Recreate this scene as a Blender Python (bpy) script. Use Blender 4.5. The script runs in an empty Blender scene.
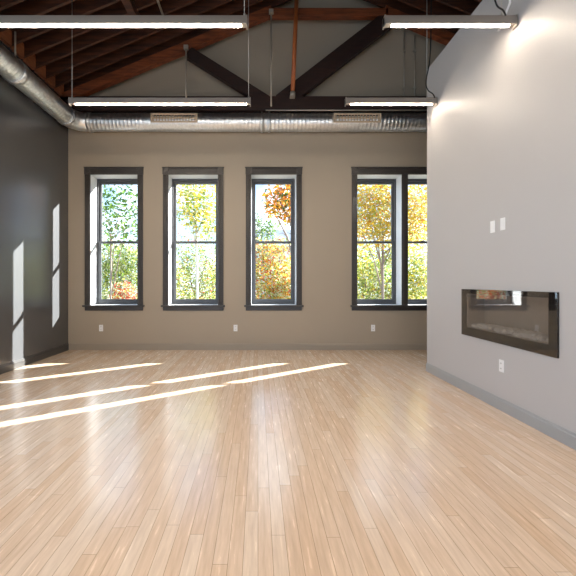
import bpy, bmesh, math, random
from mathutils import Vector, Matrix

# ------------------------------------------------------------------ camera, sky, sun, exposure
S = bpy.context.scene
COL = S.collection
cam_d = bpy.data.cameras.new('camera')
cam = bpy.data.objects.new('camera', cam_d)
COL.objects.link(cam)
cam.location = (0, 0, 1.3)
cam.rotation_euler = (math.radians(90), 0, 0)
cam_d.sensor_fit = 'HORIZONTAL'
cam_d.sensor_width = 36.0
cam_d.lens = 36.0 * 390.0 / 576.0
cam_d.shift_x = 30.0 / 576.0
cam_d.shift_y = -6.0 / 576.0
cam_d.clip_end = 500
S.camera = cam

S.view_settings.view_transform = 'Standard'
S.view_settings.look = 'None'
S.view_settings.gamma = 1.0
S.view_settings.use_curve_mapping = False
S.view_settings.exposure = 0.62
S.cycles.max_bounces = 10
S.cycles.diffuse_bounces = 6
S.cycles.glossy_bounces = 5
S.cycles.transparent_max_bounces = 24
S.cycles.sample_clamp_indirect = 8.0

LAMP = 66.0          # radiance of the pendants' diffusers
LAMP_COL = (1.0, 0.85, 0.68)
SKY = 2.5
SUN = 28.0
SUN_DIR = Vector((-1.37, -1.0, -0.74))

world = bpy.data.worlds.new('sky')
S.world = world
world.use_nodes = True
wn = world.node_tree.nodes
wl = world.node_tree.links
wn.clear()
w_out = wn.new('ShaderNodeOutputWorld')
w_bg = wn.new('ShaderNodeBackground')
w_tc = wn.new('ShaderNodeTexCoord')
w_sep = wn.new('ShaderNodeSeparateXYZ')
w_ramp = wn.new('ShaderNodeValToRGB')
w_noise = wn.new('ShaderNodeTexNoise')
w_cl = wn.new('ShaderNodeValToRGB')
w_mix = wn.new('ShaderNodeMix')
w_mix.data_type = 'RGBA'
wl.new(w_tc.outputs['Generated'], w_sep.inputs[0])
wl.new(w_sep.outputs['Z'], w_ramp.inputs[0])
e = w_ramp.color_ramp.elements
e[0].position = 0.0; e[0].color = (0.37, 0.47, 0.58, 1)
e[1].position = 0.30; e[1].color = (0.19, 0.32, 0.54, 1)
w_noise.inputs['Scale'].default_value = 5.0
w_noise.inputs['Detail'].default_value = 5.0
wl.new(w_tc.outputs['Generated'], w_noise.inputs['Vector'])
wl.new(w_noise.outputs[0], w_cl.inputs[0])
e = w_cl.color_ramp.elements
e[0].position = 0.48; e[0].color = (0, 0, 0, 1)
e[1].position = 0.62; e[1].color = (1, 1, 1, 1)
wl.new(w_cl.outputs[0], w_mix.inputs['Factor'])
wl.new(w_ramp.outputs[0], w_mix.inputs['A'])
w_mix.inputs['B'].default_value = (0.62, 0.70, 0.80, 1)
wl.new(w_mix.outputs['Result'], w_bg.inputs['Color'])
# sky strength raised behind the camera to add light indoors, base strength towards the windows
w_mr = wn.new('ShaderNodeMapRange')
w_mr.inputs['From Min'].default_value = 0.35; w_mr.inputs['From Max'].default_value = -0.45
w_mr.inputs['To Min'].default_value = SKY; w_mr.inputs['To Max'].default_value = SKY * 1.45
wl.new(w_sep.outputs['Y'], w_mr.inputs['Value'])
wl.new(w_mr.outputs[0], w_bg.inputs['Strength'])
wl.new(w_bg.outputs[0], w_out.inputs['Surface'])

sun_d = bpy.data.lights.new('sun', 'SUN')
sun_d.energy = SUN
sun_d.angle = math.radians(0.53)
sun_d.color = (1.0, 0.97, 0.93)
sun = bpy.data.objects.new('sun', sun_d)
COL.objects.link(sun)
sun.location = (20, 20, 14)
sun.rotation_euler = SUN_DIR.to_track_quat('-Z', 'Y').to_euler()

PORTALS = []
def portal(loc, rot, sx, sz):
    d = bpy.data.lights.new('window_daylight', 'AREA')
    d.shape = 'RECTANGLE'; d.size = sx; d.size_y = sz
    d.cycles.is_portal = True
    o = bpy.data.objects.new('window_daylight', d)
    COL.objects.link(o)
    o.location = loc; o.rotation_euler = rot

# ------------------------------------------------------------------ helpers
random.seed(7)

class MB:
    """collects shapes in one bmesh, then links them as ONE mesh object"""
    def __init__(self):
        self.bm = bmesh.new()
        self.mats = []
        self.cur = 0
    def mat(self, m):
        if m not in self.mats:
            self.mats.append(m)
        self.cur = self.mats.index(m)
        return self
    def face(self, pts, smooth=False):
        f = self.bm.faces.new([self.bm.verts.new(p) for p in pts])
        f.material_index = self.cur; f.smooth = smooth
        return f
    def box(self, x0, x1, y0, y1, z0, z1):
        v = [self.bm.verts.new((x, y, z)) for x in (x0, x1) for y in (y0, y1) for z in (z0, z1)]
        for q in ((0, 1, 3, 2), (4, 6, 7, 5), (0, 4, 5, 1), (2, 3, 7, 6), (0, 2, 6, 4), (1, 5, 7, 3)):
            f = self.bm.faces.new([v[i] for i in q]); f.material_index = self.cur
        return self
    def prism_y(self, pts, y0, y1):
        """polygon in XZ swept along Y"""
        a = [self.bm.verts.new((x, y0, z)) for x, z in pts]
        b = [self.bm.verts.new((x, y1, z)) for x, z in pts]
        n = len(pts)
        fs = [self.bm.faces.new(a), self.bm.faces.new(b[::-1])]
        for i in range(n):
            fs.append(self.bm.faces.new((a[i], b[i], b[(i + 1) % n], a[(i + 1) % n])))
        for f in fs: f.material_index = self.cur
        return self
    def prism_x(self, pts, x0, x1):
        """polygon in YZ swept along X"""
        a = [self.bm.verts.new((x0, y, z)) for y, z in pts]
        b = [self.bm.verts.new((x1, y, z)) for y, z in pts]
        n = len(pts)
        fs = [self.bm.faces.new(a), self.bm.faces.new(b[::-1])]
        for i in range(n):
            fs.append(self.bm.faces.new((a[i], b[i], b[(i + 1) % n], a[(i + 1) % n])))
        for f in fs: f.material_index = self.cur
        return self
    def bar(self, p, q, w, h, up=Vector((0, 0, 1))):
        """rectangular bar from p to q; w across, h along 'up'"""
        p = Vector(p); q = Vector(q)
        d = (q - p).normalized()
        s = d.cross(up).normalized()
        u = s.cross(d).normalized()
        c = []
        for o in (p, q):
            c.append([self.bm.verts.new(o + s * a * w / 2 + u * b * h / 2) for a, b in ((-1, -1), (1, -1), (1, 1), (-1, 1))])
        fs = [self.bm.faces.new(c[0][::-1]), self.bm.faces.new(c[1])]
        for i in range(4):
            fs.append(self.bm.faces.new((c[0][i], c[0][(i + 1) % 4], c[1][(i + 1) % 4], c[1][i])))
        for f in fs: f.material_index = self.cur
        return self
    def tube(self, pts, r, n=10, cap=True):
        pts = [Vector(p) for p in pts]
        rs = r if isinstance(r, (list, tuple)) else [r] * len(pts)
        rings = []
        prev = None
        for i, p in enumerate(pts):
            if i == 0: d = pts[1] - pts[0]
            elif i == len(pts) - 1: d = pts[-1] - pts[-2]
            else: d = (pts[i + 1] - p).normalized() + (p - pts[i - 1]).normalized()
            d.normalize()
            if prev is None:
                a = Vector((0, 0, 1)) if abs(d.z) < 0.9 else Vector((1, 0, 0))
                s = d.cross(a).normalized()
            else:
                s = (prev - d * prev.dot(d)).normalized()
            prev = s
            t = d.cross(s)
            rings.append([self.bm.verts.new(p + (s * math.cos(k * 2 * math.pi / n) + t * math.sin(k * 2 * math.pi / n)) * rs[i]) for k in range(n)])
        for a, b in zip(rings, rings[1:]):
            for k in range(n):
                f = self.bm.faces.new((a[k], a[(k + 1) % n], b[(k + 1) % n], b[k]))
                f.smooth = True; f.material_index = self.cur
        if cap:
            for ring in (rings[0][::-1], rings[-1]):
                f = self.bm.faces.new(ring); f.material_index = self.cur
        return self
    def disc_y(self, c, r, y0, y1, n=20):
        return self.tube([(c[0], y0, c[1]), (c[0], y1, c[1])], r, n)
    def build(self, name, material=None, parent=None, bevel=0.0):
        bmesh.ops.recalc_face_normals(self.bm, faces=self.bm.faces)
        me = bpy.data.meshes.new(name)
        self.bm.to_mesh(me); self.bm.free()
        if material is not None: me.materials.append(material)
        else:
            for m in self.mats: me.materials.append(m)
        o = bpy.data.objects.new(name, me)
        COL.objects.link(o)
        if parent is not None:
            o.parent = parent
            o.matrix_parent_inverse = parent_inv(parent)
        if bevel:
            b = o.modifiers.new('bevel', 'BEVEL'); b.width = bevel; b.segments = 2; b.limit_method = 'ANGLE'
        return o

def parent_inv(p):
    m = Matrix.Identity(4)
    while p is not None:
        m = m @ Matrix.Identity(4)
        loc = Matrix.Translation(p.location)
        m = m @ loc.inverted()
        break
    return m

def tag(o, label=None, cat=None, group=None, kind=None):
    if label: o['label'] = label
    if cat: o['category'] = cat
    if group: o['group'] = group
    if kind: o['kind'] = kind
    return o

def empty(name, loc=(0, 0, 0)):
    o = bpy.data.objects.new(name, None)
    COL.objects.link(o)
    o.location = loc
    o.empty_display_size = 0.1
    return o

def copy_tree(o, offset, parent=None):
    c = o.copy(); COL.objects.link(c)
    if parent is None: c.location = Vector(o.location) + Vector(offset)
    else: c.parent = parent; c.matrix_parent_inverse = o.matrix_parent_inverse.copy()
    for ch in [x for x in list(COL.objects) if x.parent == o]:
        copy_tree(ch, offset, c)
    return c

# ------------------------------------------------------------------ materials
def srgb(r, g, b):
    def f(c):
        c /= 255.0
        return c / 12.92 if c <= 0.04045 else ((c + 0.055) / 1.055) ** 2.4
    return (f(r), f(g), f(b), 1)

def pbr(name, col, rough=0.5, metal=0.0, spec=0.5, noise=0.0, nscale=6.0, bump=0.0, bscale=200.0, coat=0.0):
    m = bpy.data.materials.new(name); m.use_nodes = True
    nt = m.node_tree; b = nt.nodes['Principled BSDF']
    b.inputs['Base Color'].default_value = col
    b.inputs['Roughness'].default_value = rough
    b.inputs['Metallic'].default_value = metal
    b.inputs['Specular IOR Level'].default_value = spec
    b.inputs['Coat Weight'].default_value = coat
    if noise or bump:
        tc = nt.nodes.new('ShaderNodeTexCoord')
    if noise:
        n = nt.nodes.new('ShaderNodeTexNoise'); n.inputs['Scale'].default_value = nscale; n.inputs['Detail'].default_value = 4
        nt.links.new(tc.outputs['Object'], n.inputs['Vector'])
        mx = nt.nodes.new('ShaderNodeMix'); mx.data_type = 'RGBA'
        mx.inputs['A'].default_value = [c * (1 - noise) for c in col[:3]] + [1]
        mx.inputs['B'].default_value = [min(1, c * (1 + noise)) for c in col[:3]] + [1]
        nt.links.new(n.outputs[0], mx.inputs['Factor'])
        nt.links.new(mx.outputs['Result'], b.inputs['Base Color'])
    if bump:
        n2 = nt.nodes.new('ShaderNodeTexNoise'); n2.inputs['Scale'].default_value = bscale
        nt.links.new(tc.outputs['Object'], n2.inputs['Vector'])
        bp = nt.nodes.new('ShaderNodeBump'); bp.inputs['Strength'].default_value = bump; bp.inputs['Distance'].default_value = 0.002
        nt.links.new(n2.outputs[0], bp.inputs['Height'])
        nt.links.new(bp.outputs[0], b.inputs['Normal'])
    return m

def wood(name, dark, light, rough=0.6, along='X', fine=18.0):
    m = bpy.data.materials.new(name); m.use_nodes = True
    nt = m.node_tree; b = nt.nodes['Principled BSDF']
    tc = nt.nodes.new('ShaderNodeTexCoord'); mp = nt.nodes.new('ShaderNodeMapping')
    sc = {'X': (0.6, 6, 6), 'Y': (6, 0.6, 6), 'Z': (6, 6, 0.6)}[along]
    mp.inputs['Scale'].default_value = sc
    nt.links.new(tc.outputs['Object'], mp.inputs[0])
    n = nt.nodes.new('ShaderNodeTexNoise'); n.inputs['Scale'].default_value = 4.0; n.inputs['Detail'].default_value = 8; n.inputs['Roughness'].default_value = 0.65
    nt.links.new(mp.outputs[0], n.inputs['Vector'])
    r = nt.nodes.new('ShaderNodeValToRGB')
    r.color_ramp.elements[0].position = 0.3; r.color_ramp.elements[0].color = dark
    r.color_ramp.elements[1].position = 0.7; r.color_ramp.elements[1].color = light
    nt.links.new(n.outputs[0], r.inputs[0]); nt.links.new(r.outputs[0], b.inputs['Base Color'])
    b.inputs['Roughness'].default_value = rough
    bp = nt.nodes.new('ShaderNodeBump'); bp.inputs['Strength'].default_value = 0.3; bp.inputs['Distance'].default_value = 0.004
    nt.links.new(n.outputs[0], bp.inputs['Height']); nt.links.new(bp.outputs[0], b.inputs['Normal'])
    return m

def make_floor_mat():
    m = bpy.data.materials.new('maple_floor'); m.use_nodes = True
    nt = m.node_tree; L = nt.links; b = nt.nodes['Principled BSDF']
    tc = nt.nodes.new('ShaderNodeTexCoord'); mp = nt.nodes.new('ShaderNodeMapping')
    mp.inputs['Rotation'].default_value = (0, 0, math.radians(90))
    L.new(tc.outputs['Object'], mp.inputs[0])
    br = nt.nodes.new('ShaderNodeTexBrick')
    br.inputs['Scale'].default_value = 1.0
    br.inputs['Brick Width'].default_value = 1.35
    br.inputs['Row Height'].default_value = 0.07
    br.inputs['Mortar Size'].default_value = 0.0011
    br.inputs['Mortar Smooth'].default_value = 0.2
    br.inputs['Color1'].default_value = FLOOR_A
    br.inputs['Color2'].default_value = FLOOR_B
    br.inputs['Mortar'].default_value = FLOOR_GAP
    br.offset = 0.0; br.squash = 1.0
    # every strip gets its own random start, so the end joints fall at random
    sx = nt.nodes.new('ShaderNodeSeparateXYZ'); L.new(mp.outputs[0], sx.inputs[0])
    dv = nt.nodes.new('ShaderNodeMath'); dv.operation = 'DIVIDE'; dv.inputs[1].default_value = 0.07; L.new(sx.outputs['Y'], dv.inputs[0])
    fl = nt.nodes.new('ShaderNodeMath'); fl.operation = 'FLOOR'; L.new(dv.outputs[0], fl.inputs[0])
    wh = nt.nodes.new('ShaderNodeTexWhiteNoise'); wh.noise_dimensions = '1D'; L.new(fl.outputs[0], wh.inputs['W'])
    ma = nt.nodes.new('ShaderNodeMath'); ma.operation = 'MULTIPLY_ADD'; ma.inputs[1].default_value = 13.5
    L.new(wh.outputs['Value'], ma.inputs[0]); L.new(sx.outputs['X'], ma.inputs[2])
    cx_ = nt.nodes.new('ShaderNodeCombineXYZ'); L.new(ma.outputs[0], cx_.inputs['X']); L.new(sx.outputs['Y'], cx_.inputs['Y'])
    L.new(cx_.outputs[0], br.inputs['Vector'])
    # grain
    mp2 = nt.nodes.new('ShaderNodeMapping'); mp2.inputs['Scale'].default_value = (22, 1.6, 1)
    L.new(tc.outputs['Object'], mp2.inputs[0])
    n = nt.nodes.new('ShaderNodeTexNoise'); n.inputs['Scale'].default_value = 2.2; n.inputs['Detail'].default_value = 7; n.inputs['Roughness'].default_value = 0.6
    L.new(mp2.outputs[0], n.inputs['Vector'])
    gr = nt.nodes.new('ShaderNodeValToRGB')
    gr.color_ramp.elements[0].position = 0.28; gr.color_ramp.elements[0].color = (0.80, 0.74, 0.68, 1)
    gr.color_ramp.elements[1].position = 0.62; gr.color_ramp.elements[1].color = (1.03, 1.02, 1.0, 1)
    L.new(n.outputs[0], gr.inputs[0])
    mx = nt.nodes.new('ShaderNodeMix'); mx.data_type = 'RGBA'; mx.blend_type = 'MULTIPLY'; mx.inputs['Factor'].default_value = 0.75
    L.new(br.outputs['Color'], mx.inputs['A']); L.new(gr.outputs[0], mx.inputs['B'])
    L.new(mx.outputs['Result'], b.inputs['Base Color'])
    rr = nt.nodes.new('ShaderNodeMapRange'); rr.inputs['To Min'].default_value = 0.19; rr.inputs['To Max'].default_value = 0.32
    L.new(n.outputs[0], rr.inputs['Value']); L.new(rr.outputs[0], b.inputs['Roughness'])
    b.inputs['Specular IOR Level'].default_value = 0.9
    b.inputs['Coat Weight'].default_value = 0.5; b.inputs['Coat Roughness'].default_value = 0.19
    bp = nt.nodes.new('ShaderNodeBump'); bp.inputs['Strength'].default_value = 0.25; bp.inputs['Distance'].default_value = 0.002
    inv = nt.nodes.new('ShaderNodeMath'); inv.operation = 'SUBTRACT'; inv.inputs[0].default_value = 1.0
    L.new(br.outputs['Fac'], inv.inputs[1]); L.new(inv.outputs[0], bp.inputs['Height'])
    L.new(bp.outputs[0], b.inputs['Normal'])
    return m

def glass_mat(name, tint=(1, 1, 1, 1), gloss=0.08, rough=0.0):
    m = bpy.data.materials.new(name); m.use_nodes = True
    nt = m.node_tree; L = nt.links; nt.nodes.clear()
    out = nt.nodes.new('ShaderNodeOutputMaterial'); mx = nt.nodes.new('ShaderNodeMixShader')
    t = nt.nodes.new('ShaderNodeBsdfTransparent'); t.inputs[0].default_value = tint
    g = nt.nodes.new('ShaderNodeBsdfGlossy'); g.inputs['Roughness'].default_value = rough
    lw = nt.nodes.new('ShaderNodeLayerWeight'); lw.inputs[0].default_value = 0.35
    mr = nt.nodes.new('ShaderNodeMapRange'); mr.inputs['To Min'].default_value = gloss; mr.inputs['To Max'].default_value = min(1, gloss + 0.3)
    L.new(lw.outputs['Facing'], mr.inputs['Value']); L.new(mr.outputs[0], mx.inputs[0])
    L.new(t.outputs[0], mx.inputs[1]); L.new(g.outputs[0], mx.inputs[2]); L.new(mx.outputs[0], out.inputs[0])
    return m

def leaf_mat(name, col):
    m = bpy.data.materials.new(name); m.use_nodes = True
    nt = m.node_tree; L = nt.links; nt.nodes.clear()
    out = nt.nodes.new('ShaderNodeOutputMaterial'); mx = nt.nodes.new('ShaderNodeMixShader'); mx.inputs[0].default_value = 0.55
    d = nt.nodes.new('ShaderNodeBsdfDiffuse'); d.inputs[0].default_value = col
    t = nt.nodes.new('ShaderNodeBsdfTranslucent'); t.inputs[0].default_value = col
    L.new(d.outputs[0], mx.inputs[1]); L.new(t.outputs[0], mx.inputs[2]); L.new(mx.outputs[0], out.inputs[0])
    return m

def duct_mat():
    m = bpy.data.materials.new('galvanised_spiral_steel'); m.use_nodes = True
    nt = m.node_tree; L = nt.links; b = nt.nodes['Principled BSDF']
    b.inputs['Metallic'].default_value = 1.0
    tc = nt.nodes.new('ShaderNodeTexCoord')
    v = nt.nodes.new('ShaderNodeTexVoronoi'); v.inputs['Scale'].default_value = 45
    L.new(tc.outputs['Object'], v.inputs['Vector'])
    r = nt.nodes.new('ShaderNodeValToRGB')
    r.color_ramp.elements[0].color = (0.72, 0.74, 0.75, 1); r.color_ramp.elements[1].color = (0.90, 0.91, 0.92, 1)
    L.new(v.outputs['Color'], r.inputs[0]); L.new(r.outputs[0], b.inputs['Base Color'])
    b.inputs['Roughness'].default_value = 0.36
    return m

FLOOR_A = srgb(246, 223, 198)
FLOOR_B = srgb(236, 204, 172)
FLOOR_GAP = srgb(172, 134, 102)

M_wall = pbr('greige_wall_paint', srgb(170, 157, 139), 0.55, noise=0.02, nscale=2, bump=0.12, bscale=260)
M_dark = pbr('charcoal_wall_paint', srgb(77, 78, 80), 0.25, spec=1.0, noise=0.03, nscale=2, bump=0.10, bscale=260)
M_grey = pbr('grey_wall_paint', srgb(188, 185, 184), 0.45, noise=0.015, nscale=2, bump=0.10, bscale=260)
M_basegrey = pbr('grey_baseboard_paint', srgb(160, 160, 160), 0.35)
M_basewall = pbr('greige_baseboard_paint', srgb(160, 149, 134), 0.35)
M_basedark = pbr('charcoal_baseboard_paint', srgb(66, 65, 64), 0.28)
M_case = pbr('dark_bronze_trim_paint', srgb(68, 63, 60), 0.35)
M_sash = pbr('dark_grey_sash', srgb(72, 74, 78), 0.35)
M_rev = pbr('pale_reveal_paint', srgb(196, 199, 203), 0.5)
M_glass = glass_mat('window_glass', (0.97, 0.99, 0.99, 1), 0.003)
M_floor = make_floor_mat()
M_rafter = wood('old_pine_rafter', srgb(40, 20, 12), srgb(92, 50, 28), 0.6, 'X')
M_deck = wood('old_roof_boards', srgb(24, 14, 10), srgb(46, 27, 19), 0.7, 'X')
M_truss = wood('dark_truss_timber', srgb(30, 15, 11), srgb(52, 27, 18), 0.6, 'X')
M_post = wood('orange_pine_post', srgb(150, 78, 38), srgb(200, 112, 58), 0.5, 'Z')
M_chordlit = wood('lit_chord_timber', srgb(74, 36, 19), srgb(146, 78, 42), 0.55, 'X')  # lighter copy of the truss timber, orange light on the chords put into its colour
M_block = wood('pine_blocking', srgb(110, 62, 36), srgb(170, 104, 62), 0.7, 'Y')
M_duct = duct_mat()
M_steel = pbr('galvanised_conduit', srgb(176, 166, 152), 0.4, 0.3)
M_wire = pbr('steel_suspension_wire', srgb(190, 186, 180), 0.4, 0.6)
M_alu = pbr('satin_aluminium', srgb(170, 160, 152), 0.4, 0.7)
M_reg = pbr('cream_register_metal', srgb(205, 184, 158), 0.45)
M_slot = pbr('dark_register_slot', srgb(24, 19, 15), 0.7)
M_white = pbr('white_plastic_plate', srgb(240, 240, 240), 0.3)
M_slotw = pbr('outlet_slot', srgb(70, 66, 60), 0.5)
M_cable = pbr('black_cable', srgb(24, 22, 22), 0.5)
M_bezel = pbr('black_fireplace_glass', srgb(40, 34, 30), 0.10)
M_fbox = pbr('firebox_lining', srgb(196, 186, 176), 0.5)
M_pane = glass_mat('fireplace_glass', (0.80, 0.78, 0.76, 1), 0.06)
M_ember = pbr('grey_ember_stone', srgb(232, 228, 224), 0.35, noise=0.3, nscale=30)
M_vent = pbr('heater_vent_metal', srgb(140, 136, 132), 0.4, 0.5)
M_grass = pbr('autumn_grass', srgb(138, 130, 106), 0.9, noise=0.35, nscale=0.6)
M_bark = pbr('tree_bark', srgb(120, 104, 90), 0.9, noise=0.3, nscale=8)
M_barkpale = pbr('pale_tree_bark', srgb(176, 166, 150), 0.9, noise=0.25, nscale=8)
M_siding = pbr('white_siding', srgb(226, 226, 222), 0.7)
M_brickgrey = pbr('grey_building_wall', srgb(168, 166, 166), 0.8, noise=0.1, nscale=2)
M_shingle = pbr('grey_roof_shingle', srgb(128, 132, 138), 0.8, noise=0.2, nscale=6)
M_hglass = pbr('house_window_glass', srgb(70, 84, 100), 0.1)

M_lens = bpy.data.materials.new('glowing_diffuser'); M_lens.use_nodes = True
_n = M_lens.node_tree.nodes; _n.clear()
_o = _n.new('ShaderNodeOutputMaterial'); _e = _n.new('ShaderNodeEmission')
_e.inputs[0].default_value = (*LAMP_COL, 1); _e.inputs[1].default_value = LAMP
M_lens.node_tree.links.new(_e.outputs[0], _o.inputs[0])

# ------------------------------------------------------------------ the room shell
XL, YB = -3.63, 7.46          # inner faces of left and back wall
XP = 2.47                      # face of the fireplace wall
YP = 5.70                      # its back end
XR, YF = 6.21, -5.0            # outer right wall, wall behind the camera
WT = 0.38                      # back wall thickness
XRIDGE = (XL + XR) / 2
PITCH = 0.42
def chord_z(x):                # underside of the truss's top chord
    return 4.57 + PITCH * (XRIDGE - XL - abs(x - XRIDGE))
def rafter_z(x):               # underside of the rafters
    return chord_z(x) + 0.172
RAFT_H = 0.24
def deck_z(x):
    return rafter_z(x) + RAFT_H / math.cos(math.atan(PITCH))

floor = MB().box(XL - 0.2, XR + 0.2, YF - 0.2, YB + 0.05, -0.12, 0).build('floor', M_floor)
tag(floor, kind='structure')

# openings in the back wall: x0, x1 of the inner opening
ZS, ZH = 0.86, 3.35
OPEN = [[(-3.20, -2.30)], [(-1.71, -0.765)], [(-0.128, 0.732)], [(1.895, 2.744), (2.86, 3.69)]]
LIN = 0.015                    # lining thickness
holes = []
for grp in OPEN:
    holes.append((grp[0][0] - LIN, grp[-1][1] + LIN))
m = MB()
x = XL - 0.2
for a, b in holes:
    m.box(x, a, YB, YB + WT, 0, 4.4)
    m.box(a, b, YB, YB + WT, 0, ZS - LIN)
    m.box(a, b, YB, YB + WT, ZH + LIN, 4.4)
    x = b
m.box(x, XR + 0.2, YB, YB + WT, 0, 4.4)
m.prism_y([(XL - 0.2, 4.4), (XR + 0.2, 4.4), (XR + 0.2, deck_z(XR + 0.2)), (XRIDGE, deck_z(XRIDGE)), (XL - 0.2, deck_z(XL - 0.2))], YB, YB + WT)
tag(m.build('wall_back', M_wall), kind='structure')

# left wall; unseen windows added on the near stretch to light the room
LEFT_FILL = [(-4.6, -2.9), (-2.6, -0.9), (-0.6, 1.1), (1.4, 3.1), (3.35, 4.5)]
LZS, LZH = 0.5, 3.9
m = MB()
y = YF
for a, b in LEFT_FILL:
    m.box(XL - 0.2, XL, y, a, 0, 4.74)
    m.box(XL - 0.2, XL, a, b, 0, LZS)
    m.box(XL - 0.2, XL, a, b, LZH, 4.74)
    y = b
m.box(XL - 0.2, XL, y, YB, 0, 4.74)
tag(m.build('wall_left', M_dark), kind='structure')

m = MB()
REAR_FILL = [(-3.4, -0.7), (-0.5, 2.3)]  # unseen glazing added behind the camera to brighten the room
x = XL - 0.2
for a, b in REAR_FILL:
    m.box(x, a, YF - 0.2, YF, 0, 4.4); m.box(a, b, YF - 0.2, YF, 0, 0.4); m.box(a, b, YF - 0.2, YF, 3.4, 4.4)
    x = b
m.box(x, XR + 0.2, YF - 0.2, YF, 0, 4.4)
m.prism_y([(XL - 0.2, 4.4), (XR + 0.2, 4.4), (XR + 0.2, deck_z(XR + 0.2)), (XRIDGE, deck_z(XRIDGE)), (XL - 0.2, deck_z(XL - 0.2))], YF - 0.2, YF)
tag(m.build('wall_front', M_wall), kind='structure')
tag(MB().box(XR, XR + 0.2, YF, YB, 0, 4.74).build('wall_outer', M_wall), kind='structure')

# fireplace wall, with the recess for the firebox
PT, PH = 0.34, 4.40
FY0, FY1, FZ0, FZ1 = 3.30, 4.61, 0.77, 1.165
m = MB()
m.box(XP, XP + PT, YF, FY0, 0, PH)
m.box(XP, XP + PT, FY1, YP, 0, PH)
m.box(XP, XP + PT, FY0, FY1, 0, FZ0)
m.box(XP, XP + PT, FY0, FY1, FZ1, PH)
tag(m.build('wall_right', M_grey), kind='structure')

# roof deck
m = MB()
m.prism_y([(XL - 0.35, deck_z(XL - 0.35)), (XRIDGE, deck_z(XRIDGE)), (XRIDGE, deck_z(XRIDGE) + 0.06), (XL - 0.35, deck_z(XL - 0.35) + 0.06)], YF - 0.3, YB + 0.5)
m.prism_y([(XRIDGE, deck_z(XRIDGE)), (XR + 0.35, deck_z(XR + 0.35)), (XR + 0.35, deck_z(XR + 0.35) + 0.06), (XRIDGE, deck_z(XRIDGE) + 0.06)], YF - 0.3, YB + 0.5)
tag(m.build('ceiling', M_deck), kind='structure')

# baseboards (board with a small moulded cap)
def baseboard(name, mat, along, a, b, face, sgn):
    m = MB()
    prof = [(0, 0), (0.016, 0), (0.016, 0.095), (0.010, 0.105), (0.010, 0.115), (0.006, 0.122), (0, 0.122)]
    if along == 'X':
        m.prism_x([(face + sgn * t, z) for t, z in prof], a, b)
    else:
        m.prism_y([(face + sgn * t, z) for t, z in prof], a, b)
    tag(m.build(name, mat), kind='structure')
baseboard('baseboard_back', M_basewall, 'X', XL + 0.016, XR, YB, -1)
baseboard('baseboard_left', M_basedark, 'Y', YF, YB, XL, 1)
baseboard('baseboard_right', M_basegrey, 'Y', YF, YP, XP, -1)

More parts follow.
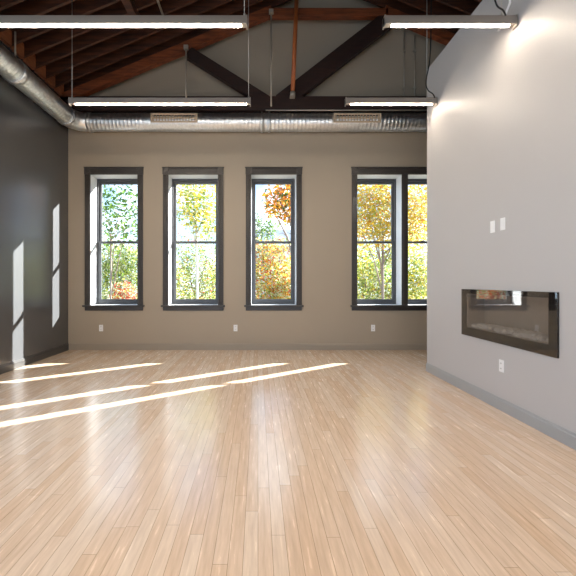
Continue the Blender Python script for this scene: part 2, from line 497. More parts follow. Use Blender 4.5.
# ------------------------------------------------------------------ windows
def window(name, spans):
    root = empty(name, (sum(spans[0]) / 2, YB, ZS))
    tag(root, kind='structure')
    X0, X1 = spans[0][0], spans[-1][1]
    cw, ct = 0.105, 0.028
    # casing: fluted side boards, header with corner blocks
    for s, xe in ((-1, X0), (1, X1)):
        a, b = (xe - cw, xe) if s < 0 else (xe, xe + cw)
        m = MB().box(a, b, YB - ct, YB, ZS - 0.0, ZH)
        for k in range(3):
            c = a + cw * (0.25 + 0.25 * k)
            m.tube([(c, YB - ct, ZS + 0.02), (c, YB - ct, ZH - 0.02)], 0.009, 8)
        m.build('side_casing', M_case, root, 0.003)
        cb = MB().box(a - 0.004, b + 0.004, YB - ct - 0.014, YB, ZH, ZH + 0.125)
        cbo = cb.build('corner_block', M_case, root, 0.004)
        r = MB()
        cx, cz = (a + b) / 2, ZH + 0.0625
        yb = YB - ct - 0.014
        for rad, d in ((0.043, 0.006), (0.030, 0.010), (0.014, 0.016)):
            r.disc_y((cx, cz), rad, yb, yb - d)
        r.build('rosette', M_case, cbo)
    m = MB().box(X0, X1, YB - ct, YB, ZH, ZH + 0.118)
    m.box(X0, X1, YB - ct - 0.010, YB - ct, ZH + 0.012, ZH + 0.030)
    m.box(X0, X1, YB - ct - 0.008, YB - ct, ZH + 0.085, ZH + 0.105)
    m.build('head_casing', M_case, root, 0.003)
    m = MB().box(X0 - cw - 0.015, X1 + cw + 0.015, YB - ct - 0.012, YB, ZH + 0.125, ZH + 0.142)
    m.build('head_cap', M_case, root, 0.003)
    m = MB().box(X0 - cw - 0.03, X1 + cw + 0.03, YB - 0.075, YB, ZS - 0.032, ZS)
    m.build('window_stool', M_case, root, 0.006)
    m = MB().box(X0 - cw, X1 + cw, YB - 0.024, YB, ZS - 0.105, ZS - 0.032)
    m.build('apron', M_case, root, 0.004)
    # mullions between openings
    for (p, q) in zip(spans, spans[1:]):
        m = MB().box(p[1], q[0], YB - ct, YB, ZS, ZH)
        m.box(p[1] + 0.03, q[0] - 0.03, YB - ct - 0.010, YB - ct, ZS, ZH)
        m.build('mullion_casing', M_case, root, 0.003)
        MB().box(p[1], q[0], YB, YB + WT - 0.001, ZS - LIN, ZH + LIN).build('mullion', M_rev, root)
    for (a, b) in spans:
        # reveal lining
        m = MB()
        if a == X0: m.box(a - LIN, a, YB, YB + WT, ZS - LIN, ZH + LIN)
        if b == X1: m.box(b, b + LIN, YB, YB + WT, ZS - LIN, ZH + LIN)
        m.box(a, b, YB, YB + WT, ZH, ZH + LIN)
        m.box(a, b, YB, YB + WT, ZS - LIN, ZS)
        m.build('reveal_lining', M_rev, root)
        yg = YB + 0.325
        # frame
        fw = 0.030
        m = MB().box(a, a + fw, yg - 0.035, YB + WT, ZS, ZH).box(b - fw, b, yg - 0.035, YB + WT, ZS, ZH)
        m.box(a + fw, b - fw, yg - 0.035, YB + WT, ZH - 0.045, ZH).box(a + fw, b - fw, yg - 0.035, YB + WT, ZS, ZS + 0.03)
        m.build('window_frame', M_sash, root, 0.003)
        zm = 2.09
        sw = 0.050
        for nm, z0, z1, y0, bot, top in (('upper_sash', zm - 0.022, ZH - 0.045, yg + 0.005, 0.044, 0.055), ('lower_sash', ZS + 0.03, zm + 0.022, yg - 0.030, 0.07, 0.044)):
            m = MB().box(a + fw, a + fw + sw, y0, y0 + 0.032, z0, z1).box(b - fw - sw, b - fw, y0, y0 + 0.032, z0, z1)
            m.box(a + fw + sw, b - fw - sw, y0, y0 + 0.032, z0, z0 + bot).box(a + fw + sw, b - fw - sw, y0, y0 + 0.032, z1 - top, z1)
            so = m.build(nm, M_sash, root, 0.003)
            MB().box(a + fw + sw, b - fw - sw, y0 + 0.013, y0 + 0.017, z0 + bot, z1 - top).build('glass_pane', M_glass, so)
        m = MB().box((a + b) / 2 - 0.03, (a + b) / 2 + 0.03, yg - 0.028, yg + 0.0, zm + 0.022, zm + 0.034)
        m.tube([((a + b) / 2, yg - 0.015, zm + 0.034), ((a + b) / 2 + 0.035, yg - 0.03, zm + 0.045)], 0.006, 8)
        m.build('sash_lock', M_alu, root)
        portal(((a + b) / 2, YB + WT + 0.03, (ZS + ZH) / 2), (math.radians(-90), 0, 0), b - a, ZH - ZS)

for i, g in enumerate(OPEN):
    window('window_%d' % (i + 1), g)

def fill_window_x(name, y0, y1, z0, z1, x0, x1):
    root = empty(name, ((x0 + x1) / 2, (y0 + y1) / 2, z0)); tag(root, kind='structure')
    f = 0.07
    m = MB().box(x0, x1, y0, y0 + f, z0, z1).box(x0, x1, y1 - f, y1, z0, z1).box(x0, x1, y0 + f, y1 - f, z0, z0 + f).box(x0, x1, y0 + f, y1 - f, z1 - f, z1)
    m.box(x0, x1, y0 + f, y1 - f, (z0 + z1) / 2 - 0.02, (z0 + z1) / 2 + 0.02)
    fr = m.build('window_frame', M_sash, root)
    xc = (x0 + x1) / 2
    MB().box(xc - 0.003, xc + 0.003, y0 + f, y1 - f, z0 + f, (z0 + z1) / 2 - 0.02).box(xc - 0.003, xc + 0.003, y0 + f, y1 - f, (z0 + z1) / 2 + 0.02, z1 - f).build('glass_pane', M_glass, root)
def fill_window_y(name, x0, x1, z0, z1, y0, y1):
    root = empty(name, ((x0 + x1) / 2, (y0 + y1) / 2, z0)); tag(root, kind='structure')
    f = 0.07
    MB().box(x0, x0 + f, y0, y1, z0, z1).box(x1 - f, x1, y0, y1, z0, z1).box(x0 + f, x1 - f, y0, y1, z0, z0 + f).box(x0 + f, x1 - f, y0, y1, z1 - f, z1).build('window_frame', M_sash, root)
    yc = (y0 + y1) / 2
    MB().box(x0 + f, x1 - f, yc - 0.003, yc + 0.003, z0 + f, z1 - f).build('glass_pane', M_glass, root)
for i, (a, b) in enumerate(LEFT_FILL):  # added windows out of view, sized for the daylight they let in
    fill_window_x('window_%d' % (5 + i), a, b, LZS, LZH, XL - 0.13, XL - 0.07)
    portal((XL - 0.22, (a + b) / 2, (LZS + LZH) / 2), (0, math.radians(-90), 0), LZH - LZS, b - a)
for i, (a, b) in enumerate(REAR_FILL):  # added rear glazing, out of view, for extra daylight
    fill_window_y('window_%d' % (10 + i), a, b, 0.4, 3.4, YF - 0.13, YF - 0.07)
    portal(((a + b) / 2, YF - 0.22, 1.9), (math.radians(90), 0, 0), b - a, 3.0)

# ------------------------------------------------------------------ roof timbers
ORD = ['nearest', 'second', 'third', 'fourth', 'fifth', 'sixth', 'seventh', 'eighth', 'ninth', 'tenth', 'eleventh', 'twelfth',
       'thirteenth', 'fourteenth', 'fifteenth', 'sixteenth', 'seventeenth', 'eighteenth']
NR, RSP = 16, 0.305
RY = [7.22 - RSP * k for k in range(NR)]
ca = math.cos(math.atan(PITCH))
def rafter(side, y):
    hw = 0.0225
    if side == 'left': xa, xb = XL, XRIDGE
    else: xa, xb = XR, XRIDGE
    h = RAFT_H / ca - 0.003
    m = MB().prism_y([(xa, rafter_z(xa)), (xb, rafter_z(xb)), (xb, rafter_z(xb) + h), (xa, rafter_z(xa) + h)], y - hw, y + hw)
    return m
for side in ('left', 'right'):
    first = None
    for k, y in enumerate(RY):
        if first is None:
            first = rafter(side, y).build('roof_rafter', M_rafter)
            o = first
        else:
            o = first.copy(); COL.objects.link(o); o.location = (0, y - RY[0], 0)
        which = 'rafter nearest the back wall' if k == 0 else ORD[k] + ' rafter from the back wall'
        tag(o, 'brown timber %s on the %s roof slope' % (which, side), 'rafter', 'rafters on the %s roof slope' % side)
# blocking between the rafters, on top of the left wall
first = None
for k in range(NR - 1):
    yc = (RY[k] + RY[k + 1]) / 2
    if first is None:
        first = MB().prism_y([(XL - 0.05, rafter_z(XL) - 0.028), (XL + 0.05, rafter_z(XL) - 0.028), (XL + 0.05, rafter_z(XL) + 0.20), (XL - 0.05, rafter_z(XL) + 0.20)], yc - 0.127, yc + 0.127).build('rafter_blocking', M_block)
        o = first
    else:
        o = first.copy(); COL.objects.link(o); o.location = (0, yc - (RY[0] + RY[1]) / 2, 0)
    which = 'nearest the back wall' if k == 0 else ORD[k] + ' from the back wall'
    tag(o, 'orange pine blocking between rafters above the left duct, ' + which, 'timber block', 'blocking along the left wall top')

# truss close to the back wall
YT = 7.20
tr = empty('roof_truss', (XRIDGE, YT, 4.45))
tag(tr, 'dark timber roof truss in front of the back gable wall', 'roof truss')
TW = 0.14
MB().box(XL + 0.002, XR - 0.002, YT - TW / 2, YT + TW / 2, 4.45, 4.70).build('bottom_chord', M_truss, tr, 0.006)
XA, XB = 0.24, 2.34
h = 0.17
def slab(x0, x1):
    return [(x0, chord_z(x0)), (x1, chord_z(x1)), (x1, chord_z(x1) + h), (x0, chord_z(x0) + h)]
MB().prism_y(slab(XL + 0.002, XA), YT - TW / 2, YT + TW / 2).build('top_chord', M_chordlit, tr)
MB().prism_y(slab(XB, XR - 0.002), YT - TW / 2, YT + TW / 2).build('top_chord', M_chordlit, tr)
MB().box(XA - 0.05, XB + 0.05, YT - TW / 2, YT + TW / 2, chord_z(XA) - 0.02, chord_z(XA) + 0.12).build('straining_beam', M_chordlit, tr, 0.006)
def web(p, q, w):
    MB().bar((p[0], YT, p[1]), (q[0], YT, q[1]), w, TW - 0.004, Vector((0, 1, 0))).build('diagonal_web', M_truss, tr, 0.005)
web((-1.28, 5.52), (0.16, 4.62), 0.20)
web((0.42, 4.60), (2.46, 6.18), 0.30)
for xr in (-1.31, 0.24, 3.90):
    m = MB().tube([(xr, YT - 0.10, 4.5), (xr, YT - 0.10, chord_z(xr) + 0.03)], 0.016, 8)
    m.box(xr - 0.04, xr + 0.04, YT - 0.13, YT - 0.07, chord_z(xr) - 0.01, chord_z(xr) + 0.06)
    m.build('tie_rod', M_steel, tr)

# orange post in front of the truss
m = MB().tube([(0.625, 7.02, 4.72), (0.70, 7.02, 6.55)], 0.038, 12)
ps = empty('hanging_post', (0.64, 7.02, 4.66))
tag(ps, 'slim orange brown vertical post rising in front of the truss', 'post')
m.build('shaft', M_post, ps)
MB().tube([(0.623, 7.02, 4.64), (0.625, 7.02, 4.72)], 0.046, 12).box(0.58, 0.67, 7.02, 7.13, 4.65, 4.70).build('end_socket', M_steel, ps)

# purlin under the left rafters, conduit beside it
px = -1.89
pu = MB().box(px - 0.06, px + 0.06, 2.2, 6.2, rafter_z(px - 0.06) - 0.14, rafter_z(px - 0.06) - 0.002).build('roof_purlin', M_rafter, None, 0.006)
tag(pu, 'reddish purlin running front to back under the left rafters', 'purlin')
cx = -1.53
co = MB().tube([(cx, 2.2, rafter_z(cx) - 0.03), (cx, 6.3, rafter_z(cx) - 0.03)], 0.018, 8).build('conduit', M_steel)
tag(co, 'thin metal conduit running front to back beside the roof purlin', 'conduit')

# ------------------------------------------------------------------ spiral duct
DZ, DR = 4.27, 0.165
DX, DY = XL + 0.20, YB - 0.20
def duct_profile(n, length, pitch=0.09):
    return n
def spiral(p, q, r, parent, name='duct_run'):
    """pipe with rolled seams as raised rings along it"""
    p = Vector(p); q = Vector(q); L = (q - p).length; d = (q - p) / L
    pts, rs = [], []
    s = 0.0
    while s < L - 0.1:
        for ds, dr in ((0.0, 0), (0.058, 0), (0.061, 0.0012), (0.067, 0.0012)):
            pts.append(p + d * (s + ds)); rs.append(r + dr)
        s += 0.070
    pts.append(q); rs.append(r)
    return MB().tube(pts, rs, 32).build(name, M_duct, parent)
du = empty('spiral_duct', (DX, DY, DZ))
tag(du, 'shiny galvanised round spiral duct along the left and back walls', 'duct')
spiral((DX, 1.0, DZ), (DX, DY - 0.30, DZ), DR, du)
spiral((DX + 0.30, DY, DZ), (XR - 0.3, DY, DZ), DR, du)
el = [(DX + 0.30 - 0.30 * math.cos(t), DY - 0.30 + 0.30 * math.sin(t), DZ) for t in [math.radians(90 * k / 5) for k in range(6)]]
MB().tube(el, DR + 0.003, 32).build('elbow', M_duct, du)
def collar(p, q, r):
    MB().tube([p, q], r, 32).build('collar', M_duct, du)
collar((DX, DY - 0.34, DZ), (DX, DY - 0.28, DZ), DR + 0.010)
collar((DX + 0.28, DY, DZ), (DX + 0.34, DY, DZ), DR + 0.010)
for xc in (0.14, 4.2):
    MB().tube([(xc - 0.09, DY, DZ), (xc - 0.085, DY, DZ), (xc - 0.05, DY, DZ), (xc - 0.045, DY, DZ), (xc + 0.045, DY, DZ), (xc + 0.05, DY, DZ), (xc + 0.085, DY, DZ), (xc + 0.09, DY, DZ)],
              [DR + 0.004, DR + 0.018, DR + 0.018, DR + 0.006, DR + 0.006, DR + 0.018, DR + 0.018, DR + 0.004], 32).build('coupling', M_duct, du)
MB().tube([(DX, 5.46, DZ), (DX, 5.56, DZ)], DR + 0.014, 32).build('coupling', M_duct, du)
m = MB()
m.tube([(DX, 5.51, DZ + DR), (DX, 5.51, rafter_z(DX) + 0.01)], 0.012, 8)
m.build('hanger_rod', M_steel, du)
for x0, x1 in ((-1.95, -1.10), (1.37, 2.24)):
    yf = DY - DR - 0.02
    z0, z1 = DZ - 0.075, DZ + 0.095
    m = MB().box(x0, x1, yf, yf + 0.012, z0, z0 + 0.03).box(x0, x1, yf, yf + 0.012, z1 - 0.03, z1)
    m.box(x0, x0 + 0.035, yf, yf + 0.012, z0 + 0.03, z1 - 0.03).box(x1 - 0.035, x1, yf, yf + 0.012, z0 + 0.03, z1 - 0.03)
    m.box(x0 + 0.02, x1 - 0.02, yf + 0.012, yf + 0.07, z0 + 0.01, z0 + 0.02).box(x0 + 0.02, x1 - 0.02, yf + 0.012, yf + 0.07, z1 - 0.02, z1 - 0.01)
    rg = m.build('register', M_reg, du, 0.003)
    MB().box(x0 + 0.03, x1 - 0.03, yf + 0.030, yf + 0.036, z0 + 0.02, z1 - 0.02).build('back_plate', M_slot, rg)
    m = MB()
    n = 15
    for k in range(n):
        xc = x0 + 0.05 + (x1 - x0 - 0.10) * k / (n - 1)
        m.box(xc - 0.006, xc + 0.006, yf + 0.004, yf + 0.028, z0 + 0.03, z1 - 0.03)
    m.box(x0 + 0.035, x1 - 0.035, yf + 0.002, yf + 0.03, (z0 + z1) / 2 - 0.006, (z0 + z1) / 2 + 0.006)
    m.build('louvers', M_reg, rg)

# conduits against the back wall
co = MB().tube([(0.14, 7.10, 4.427), (3.4, 7.10, 4.427)], 0.012, 8).build('conduit', M_steel)
tag(co, 'thin horizontal conduit just above the back duct', 'conduit')
for xg, lab in ((2.79, 'left'), (2.99, 'right')):
    m = MB().tube([(xg, YB - 0.018, 4.75), (xg, YB - 0.018, rafter_z(xg) - 0.1)], 0.013, 8)
    for zz in (5.0, 5.7):
        m.box(xg - 0.03, xg + 0.03, YB - 0.034, YB, zz, zz + 0.02)
    tag(m.build('conduit', M_steel), 'vertical conduit on the back gable wall, %s one of a pair' % lab, 'conduit', 'conduits up the back gable')

# ------------------------------------------------------------------ linear pendants
LZ = 3.735
def pendant(x0, x1, y, label, wires):
    root = empty('linear_pendant', ((x0 + x1) / 2, y, LZ))
    tag(root, label, 'pendant light', 'linear pendant lights')
    MB().box(x0, x1, y - 0.034, y + 0.034, LZ + 0.018, LZ + 0.095).build('housing', M_alu, root, 0.004)
    MB().box(x0 + 0.08, x1 - 0.06, y - 0.014, y + 0.014, LZ + 0.009, LZ + 0.020).build('diffuser', M_lens, root)
    for xe in (x0, x1 - 0.012):
        MB().box(xe, xe + 0.012, y - 0.037, y + 0.037, LZ - 0.002, LZ + 0.098).build('end_cap', M_alu, root)
    for xw in wires:
        m = MB().tube([(xw, y, LZ + 0.09), (xw, y, rafter_z(xw) + 0.02)], 0.004, 6)
        m.tube([(xw, y, LZ + 0.09), (xw, y, LZ + 0.13)], 0.010, 8)
        m.build('suspension_wire', M_wire, root)
rows = [(5.38, 'back'), (3.73, 'middle'), (2.08, 'front'), (0.43, 'overhead'), (-1.22, 'rear')]
for y, nm in rows:
    la = {'back': 'long glowing linear pendant nearest the back windows on the left',
          'middle': 'long glowing linear pendant on the left, running out of the photo',
          }.get(nm, 'long linear pendant of the left %s row above the camera' % nm)
    lb = {'back': 'short glowing linear pendant beside the far end of the grey fireplace wall',
          'middle': 'short glowing linear pendant ending against the upper grey fireplace wall'}.get(nm, 'short linear pendant of the right %s row above the camera' % nm)
    pendant(-2.60, -0.10, y, la, (-2.595 + 0.03, -0.13))
    pendant(1.20, XP - 0.012, y, lb, (2.33,))

# feed cables of the two right pendants
def curve_cable(pts, r, mat, label, cat='cable', name='feed_cable'):
    # smooth polyline through the points
    P = [Vector(p) for p in pts]
    out = []
    for i in range(len(P) - 1):
        p0 = P[max(i - 1, 0)]; p1 = P[i]; p2 = P[i + 1]; p3 = P[min(i + 2, len(P) - 1)]
        for k in range(6):
            t = k / 6
            out.append(0.5 * ((2 * p1) + (p2 - p0) * t + (2 * p0 - 5 * p1 + 4 * p2 - p3) * t * t + (3 * p1 - p0 - 3 * p2 + p3) * t ** 3))
    out.append(P[-1])
    tag(MB().tube(out, r, 8).build(name, mat), label, cat)
curve_cable([(2.22, 3.66, 5.9), (2.20, 3.66, 4.4), (2.21, 3.66, 4.05), (2.24, 3.66, 3.90), (2.30, 3.66, 3.85), (2.34, 3.686, 3.82)], 0.008, M_cable, 'black feed cable looping down to the pendant on the upper grey wall')
curve_cable([(2.36, 5.31, 6.0), (2.35, 5.31, 4.5), (2.29, 5.31, 4.05), (2.31, 5.31, 3.92), (2.38, 5.31, 3.86), (2.42, 5.336, 3.82)], 0.008, M_cable, 'black feed cable dropping to the pendant at the far end of the grey wall')
m = MB().tube([(XP - 0.014, 3.80, 4.40), (XP - 0.014, 3.80, 4.02), (XP - 0.014, 3.98, 3.86)], 0.012, 8)
tag(m.build('wall_raceway', M_white), 'white bent raceway on the grey wall above the near pendant', 'raceway')

# ------------------------------------------------------------------ fireplace
BY0, BY1, BZ0, BZ1 = 3.197, 4.70, 0.673, 1.216
fp = empty('electric_fireplace', (XP, (BY0 + BY1) / 2, BZ0))
tag(fp, 'wide black glass electric fireplace set in the grey wall', 'fireplace')
xb = XP - 0.014
m = MB().box(xb, XP, BY0, FY0, BZ0, BZ1).box(xb, XP, FY1, BY1, BZ0, BZ1).box(xb, XP, FY0, FY1, BZ0, FZ0).box(xb, XP, FY0, FY1, FZ1, BZ1)
m.build('bezel', M_bezel, fp, 0.002)
m = MB()
a = [(xb - 0.002, BY0), (xb - 0.002, BY1)]
for z0, z1 in ((BZ0, BZ1),):
    v = [m.bm.verts.new((x + dx, y, z)) for (x, y) in a for z in (z0, z1) for dx in (0, -0.005)]
    for q in ((0, 1, 3, 2), (4, 6, 7, 5), (0, 4, 5, 1), (2, 3, 7, 6), (0, 2, 6, 4), (1, 5, 7, 3)):
        m.bm.faces.new([v[i] for i in q])
m.build('glass_front', M_pane, fp)
m = MB().box(XP + 0.20, XP + 0.21, FY0 + 0.002, FY1 - 0.002, FZ0 + 0.002, FZ1 - 0.002)
m.box(XP, XP + 0.20, FY0 + 0.001, FY0 + 0.01, FZ0 + 0.002, FZ1 - 0.002).box(XP, XP + 0.20, FY1 - 0.01, FY1 - 0.001, FZ0 + 0.002, FZ1 - 0.002)
m.box(XP, XP + 0.20, FY0 + 0.01, FY1 - 0.01, FZ0 + 0.001, FZ0 + 0.01).box(XP, XP + 0.20, FY0 + 0.01, FY1 - 0.01, FZ1 - 0.01, FZ1 - 0.001)
m.build('firebox', M_fbox, fp)
m = MB()
for k in range(170):
    c = Vector((XP + random.uniform(0.02, 0.17), random.uniform(FY0 + 0.04, FY1 - 0.04), FZ0 + 0.012 + random.uniform(0.0, 0.035)))
    r = random.uniform(0.016, 0.040)
    mat4 = Matrix.Translation(c) @ Matrix.Rotation(random.uniform(0, 6), 4, 'Z') @ Matrix.Diagonal((r * random.uniform(.8, 1.3), r * random.uniform(.8, 1.3), r * .8, 1))
    bmesh.ops.create_icosphere(m.bm, subdivisions=1, radius=1.0, matrix=mat4)
em = m.build('ember_bed', M_ember, fp); em['kind'] = 'stuff'; em['label'] = 'grey ember stones'
m = MB().box(xb - 0.0015, xb, 4.18, 4.60, 1.125, 1.155)
vt = m.build('heater_vent', M_vent, fp); vt['label'] = 'grey heater vent slot'

# ------------------------------------------------------------------ outlets and plates
def plate(pos, axis, label, kind):
    """wall plate 70 x 115 mm; axis 'y' = on the back wall, 'x' = on the fireplace wall"""
    x, y, z = pos
    nm = 'wall_outlet' if kind == 'outlet' else 'switch_plate'
    root = empty(nm, pos)
    tag(root, label, 'outlet' if kind == 'outlet' else 'wall plate', 'wall outlets' if kind == 'outlet' else 'blank plates above the fireplace')
    w, hh, t = 0.038, 0.062, 0.007
    def bx(a0, a1, d0, d1, z0, z1):
        return MB().box(x + a0, x + a1, y - d1, y - d0, z + z0, z + z1) if axis == 'y' else MB().box(x - d1, x - d0, y + a0, y + a1, z + z0, z + z1)
    bx(-w, w, 0, t, -hh, hh).build('cover_plate', M_white, root, 0.003)
    if kind == 'outlet':
        for s in (-1, 1):
            so = bx(-0.017, 0.017, t, t + 0.003, s * 0.026 - 0.016, s * 0.026 + 0.016).build('socket', M_white, root, 0.002)
            for q in (-0.007, 0.007):
                bx(q - 0.002, q + 0.002, t + 0.003, t + 0.0036, s * 0.026 - 0.006, s * 0.026 + 0.006).build('slot', M_slotw, so)
    else:
        bx(-0.017, 0.017, t, t + 0.003, -0.033, 0.033).build('insert', M_white, root, 0.002)
for xo, lab in ((-3.0, 'white outlet on the back wall under the leftmost window'), (-0.43, 'white outlet on the back wall between the second and third windows'), (2.20, 'white outlet on the back wall under the double window')):
    plate((xo, YB, 0.42), 'y', lab, 'outlet')
plate((XP, 3.95, 0.45), 'x', 'white outlet on the grey wall below the fireplace', 'outlet')
plate((XP, 4.10, 1.88), 'x', 'white wall plate above the fireplace, the one nearer the windows', 'plate')
plate((XP, 3.93, 1.885), 'x', 'white wall plate above the fireplace, the one farther from the windows', 'plate')

# ------------------------------------------------------------------ outdoors
GZ = -4.0
tag(MB().box(-90, 90, YB + 1.0, 170, GZ - 0.3, GZ).build('ground', M_grass), kind='structure')

LC = {}
def leaf(key, r, g, b):
    LC[key] = leaf_mat('leaf_' + key, [c * 0.64 for c in srgb(r, g, b)[:3]] + [1])
leaf('green', 120, 150, 70); leaf('deepgreen', 84, 116, 62); leaf('lime', 186, 194, 92); leaf('yellow', 238, 206, 84)
leaf('gold', 232, 176, 66); leaf('orange', 226, 140, 66); leaf('red', 196, 96, 76); leaf('pale', 216, 216, 170)

def tree(name, base, trunk_h, blobs, cols, n, size, label, bark=None, trunk_r=0.14, lean=0.0, seed=1):
    rnd = random.Random(seed)
    x, y = base
    root = empty(name, (x, y, GZ)); tag(root, label, 'tree')
    m = MB()
    top = Vector((x + lean, y, GZ + trunk_h))
    m.tube([(x, y, GZ), (x + lean * 0.3, y, GZ + trunk_h * 0.4), tuple(top)], [trunk_r, trunk_r * 0.8, trunk_r * 0.5], 9)
    for (bx_, by_, bz_, br_) in blobs:
        c = Vector((bx_, by_, bz_))
        st = Vector((x + lean * 0.5, y, GZ + trunk_h * 0.6)).lerp(top, rnd.random())
        mid = st.lerp(c, 0.5) + Vector((rnd.uniform(-.2, .2), rnd.uniform(-.2, .2), rnd.uniform(0, .3)))
        m.tube([st, mid, c], [trunk_r * 0.42, trunk_r * 0.28, trunk_r * 0.14], 7)
        for k in range(5):
            d = Vector((rnd.gauss(0, 1), rnd.gauss(0, 1), rnd.gauss(0.3, 1))).normalized() * br_ * 0.9
            s2 = mid.lerp(c, rnd.random())
            m.tube([s2, s2 + d * 0.5 + Vector((0, 0, .1)), s2 + d], [trunk_r * 0.14, trunk_r * 0.09, trunk_r * 0.04], 5)
    m.build('trunk', bark or M_bark, root)
    f = MB()
    tot = sum(b[3] ** 2 for b in blobs)
    for (bx_, by_, bz_, br_) in blobs:
        for _ in range(int(2.4 * n * br_ ** 2 / tot)):
            d = Vector((rnd.gauss(0, 1), rnd.gauss(0, 1), rnd.gauss(0, 1))).normalized() * br_ * (rnd.random() ** 0.4)
            p = Vector((bx_, by_, bz_)) + d
            f.mat(LC[rnd.choices(list(cols.keys()), list(cols.values()))[0]])
            a = Vector((rnd.gauss(0, 1), rnd.gauss(0, 1), rnd.gauss(0, .7))).normalized()
            b = a.cross(Vector((rnd.gauss(0, 1), rnd.gauss(0, 1), rnd.gauss(0, 1)))).normalized()
            s = size * rnd.uniform(0.45, 0.85)
            f.face([p - a * s, p + b * s * 0.5, p + a * s, p - b * s * 0.5])
    f.build('foliage', None, root)

def P(px, py, Y):
    return (Vector(((px - 258) / 390 * Y, Y, 1.3 + (282 - py) / 390 * Y)))
def B(px, py, Y, r):
    v = P(px, py, Y); return (v.x, v.y, v.z, r)

# leftmost window: loose tree against the sky, green and reddish growth below
tree('loose_tree', (-6.6, 17.5), 7.5, [B(118, 215, 17, 1.1), B(128, 195, 17.5, 0.9), B(100, 200, 17, 1.0), B(110, 235, 18, 1.0), B(138, 225, 18, .9)],
     {'deepgreen': 4, 'green': 3}, 420, 0.15, 'loose green tree with bare gaps seen through the leftmost window', None, 0.06, seed=3)
tree('green_tree', (-8.3, 23), 4.6, [B(104, 262, 22, 1.5), B(122, 268, 23, 1.5), B(138, 262, 23, 1.4), B(116, 290, 22, 1.4)],
     {'green': 3, 'lime': 3, 'pale': 3}, 2600, 0.13, 'green tree filling the lower half of the leftmost window', seed=4)
tree('red_shrub_tree', (-6.3, 19), 3.6, [B(124, 297, 19, 0.8), B(132, 303, 18.5, 0.7)], {'red': 3, 'orange': 1, 'pale': 2}, 420, 0.11, 'reddish shrubby tree at the bottom of the leftmost window', seed=5)
# second window: pale trunk with yellow leaves
tree('yellow_tree', (-2.6, 17.0), 8.0, [B(183, 205, 17, .9), B(206, 200, 17, .9), B(196, 215, 16.5, .8), B(190, 185, 17.5, .8), B(212, 225, 17, .8)],
     {'yellow': 3, 'lime': 3, 'green': 1.5, 'pale': 2}, 800, 0.13, 'pale barked tree with sparse yellow leaves in the second window', M_barkpale, 0.08, -0.1, seed=6)
tree('green_tree', (-4.6, 29), 5.4, [B(186, 255, 29, 1.7), B(206, 262, 29, 1.8), B(178, 285, 28.5, 1.7), B(200, 292, 28.5, 1.6), B(216, 285, 29, 1.6)],
     {'green': 3, 'pale': 3, 'lime': 2, 'red': .4}, 2600, 0.13, 'bushy green tree filling the lower half of the second window', seed=7)
# third window: orange leaves over the sky, roof behind, orange below
tree('orange_tree', (1.7, 16.0), 8.4, [B(279, 200, 16, .75), B(290, 192, 16, .7), B(272, 208, 16.5, .45), B(288, 213, 16, .5)],
     {'orange': 3, 'gold': 3, 'deepgreen': 1.2}, 500, 0.13, 'orange leaved branches at the top of the third window', seed=8)
tree('green_tree', (-0.2, 25), 7.0, [B(258, 222, 25, .9), B(262, 236, 25, 1.0), B(272, 226, 25, .6)],
     {'green': 3, 'deepgreen': 2, 'pale': 1}, 420, 0.12, 'small green tree at the left side of the third window', seed=9)
tree('orange_tree', (0.8, 21), 4.8, [B(262, 258, 21, 1.1), B(280, 256, 21, 1.1), B(270, 280, 20, 1.2), B(288, 282, 20, 1.1), B(258, 295, 20, 1.0), B(278, 300, 20, 1.0)],
     {'orange': 2, 'gold': 2.5, 'lime': 2.5, 'pale': 4, 'red': .5, 'green': .8}, 2600, 0.12, 'dense orange and yellow tree filling the lower third window', seed=10)
# double window: dense yellow
tree('golden_tree', (5.6, 17.5), 7.4, [B(362, 195, 17, 1.1), B(380, 190, 17.5, 1.1), B(372, 215, 17, 1.1), B(388, 225, 17, 1.1), B(362, 232, 17.5, 1.0), B(412, 195, 17, 1.1), B(422, 215, 17, 1.2), B(410, 232, 18, 1.0)],
     {'yellow': 5, 'gold': 2, 'orange': .8, 'pale': 4, 'lime': 1.5}, 4200, 0.11, 'dense golden tree filling the top of the double window', None, 0.09, seed=11)
tree('lime_tree', (6.2, 23), 5.2, [B(362, 262, 23, 1.4), B(366, 288, 22, 1.2), B(396, 302, 22, 0.9), B(392, 252, 22, 0.8), B(412, 258, 23, 1.5), B(424, 280, 23, 1.5), B(406, 290, 23, 1.2)],
     {'lime': 4, 'yellow': 2, 'green': 1.6, 'pale': 3}, 3600, 0.13, 'yellow green tree filling the bottom of the double window', seed=12)

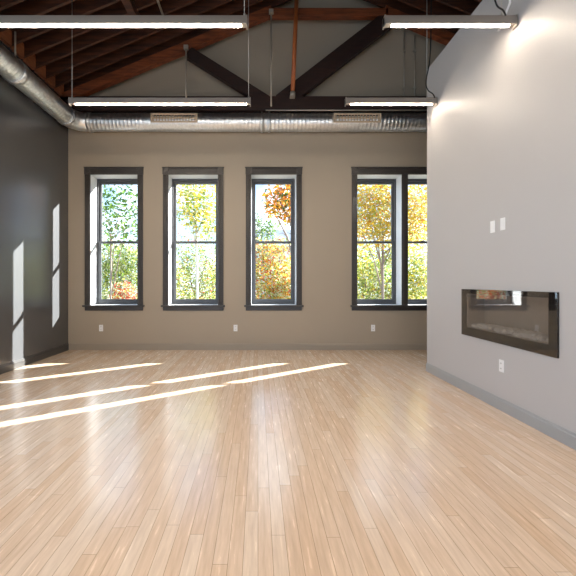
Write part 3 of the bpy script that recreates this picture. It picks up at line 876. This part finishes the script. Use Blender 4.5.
# trees farther back, in the gaps between the near ones
FAR = [(-17.0, 'pale green', {'green': 3, 'pale': 3, 'lime': 1}, 'left of the leftmost window view'),
       (-9.6, 'yellow green', {'lime': 3, 'yellow': 2, 'pale': 2}, 'between the first and second windows'),
       (-2.6, 'golden', {'gold': 3, 'yellow': 3, 'pale': 2}, 'between the second and third windows'),
       (4.2, 'orange', {'orange': 3, 'gold': 2, 'pale': 2}, 'just right of the third window'),
       (10.6, 'green', {'green': 3, 'lime': 2, 'pale': 2}, 'left of the double window'),
       (18.5, 'yellow', {'yellow': 3, 'lime': 2, 'pale': 2}, 'behind the right half of the double window')]
for k, (fx, cname, cols, where) in enumerate(FAR):
    fy = 37.0 + (k % 2) * 2.0
    bl = [(fx - 1.7, fy, 0.2, 1.9), (fx + 1.7, fy, 0.4, 1.9), (fx, fy - 0.8, 2.4, 2.0), (fx, fy - 0.8, -1.2, 2.0), (fx - 1.5, fy + .8, 1.9, 1.5), (fx + 1.4, fy + .8, 2.2, 1.5)]
    tree('background_tree', (fx, fy), 4.4, bl, cols, 1100, 0.24, '%s tree farther back, %s' % (cname, where), None, 0.12, seed=30 + k)

def house(name, x0, x1, y0, y1, zw, zr, wall, label, cols, rows_):
    root = empty(name, ((x0 + x1) / 2, (y0 + y1) / 2, GZ)); tag(root, label, 'building')
    MB().box(x0, x1, y0, y1, GZ, zw).prism_x([(y0, zw), (y1, zw), ((y0 + y1) / 2, zr - 0.12)], x0 + 0.05, x1 - 0.05).build('walls', wall, root)
    ym = (y0 + y1) / 2
    m = MB()
    for ya in (y0 - 0.4, y1 + 0.4):
        m.prism_x([(ya, zw - 0.15), (ym, zr), (ym, zr + 0.2), (ya, zw + 0.05)], x0 - 0.4, x1 + 0.4)
    m.build('roof', M_shingle, root)
    for r in range(rows_):
        for c in range(cols):
            xc = x0 + (x1 - x0) * (c + 0.5) / cols; zc = zw - 1.4 - 2.8 * r
            f = MB().box(xc - .55, xc + .55, y0 - 0.06, y0, zc - .8, zc + .8).build('window', M_siding, root)
            MB().box(xc - .45, xc + .45, y0 - 0.08, y0 - 0.06, zc - .7, zc + .7).build('pane', M_hglass, f)
house('white_house', 14.0, 15.6, 44, 52, 3.2, 3.9, M_siding, 'white sided house showing through the trees in the double window', 1, 0)
house('grey_building', -2.0, 14.0, 62, 74, 7.0, 10.2, M_brickgrey, 'grey roofed building behind the trees in the third window', 5, 3)
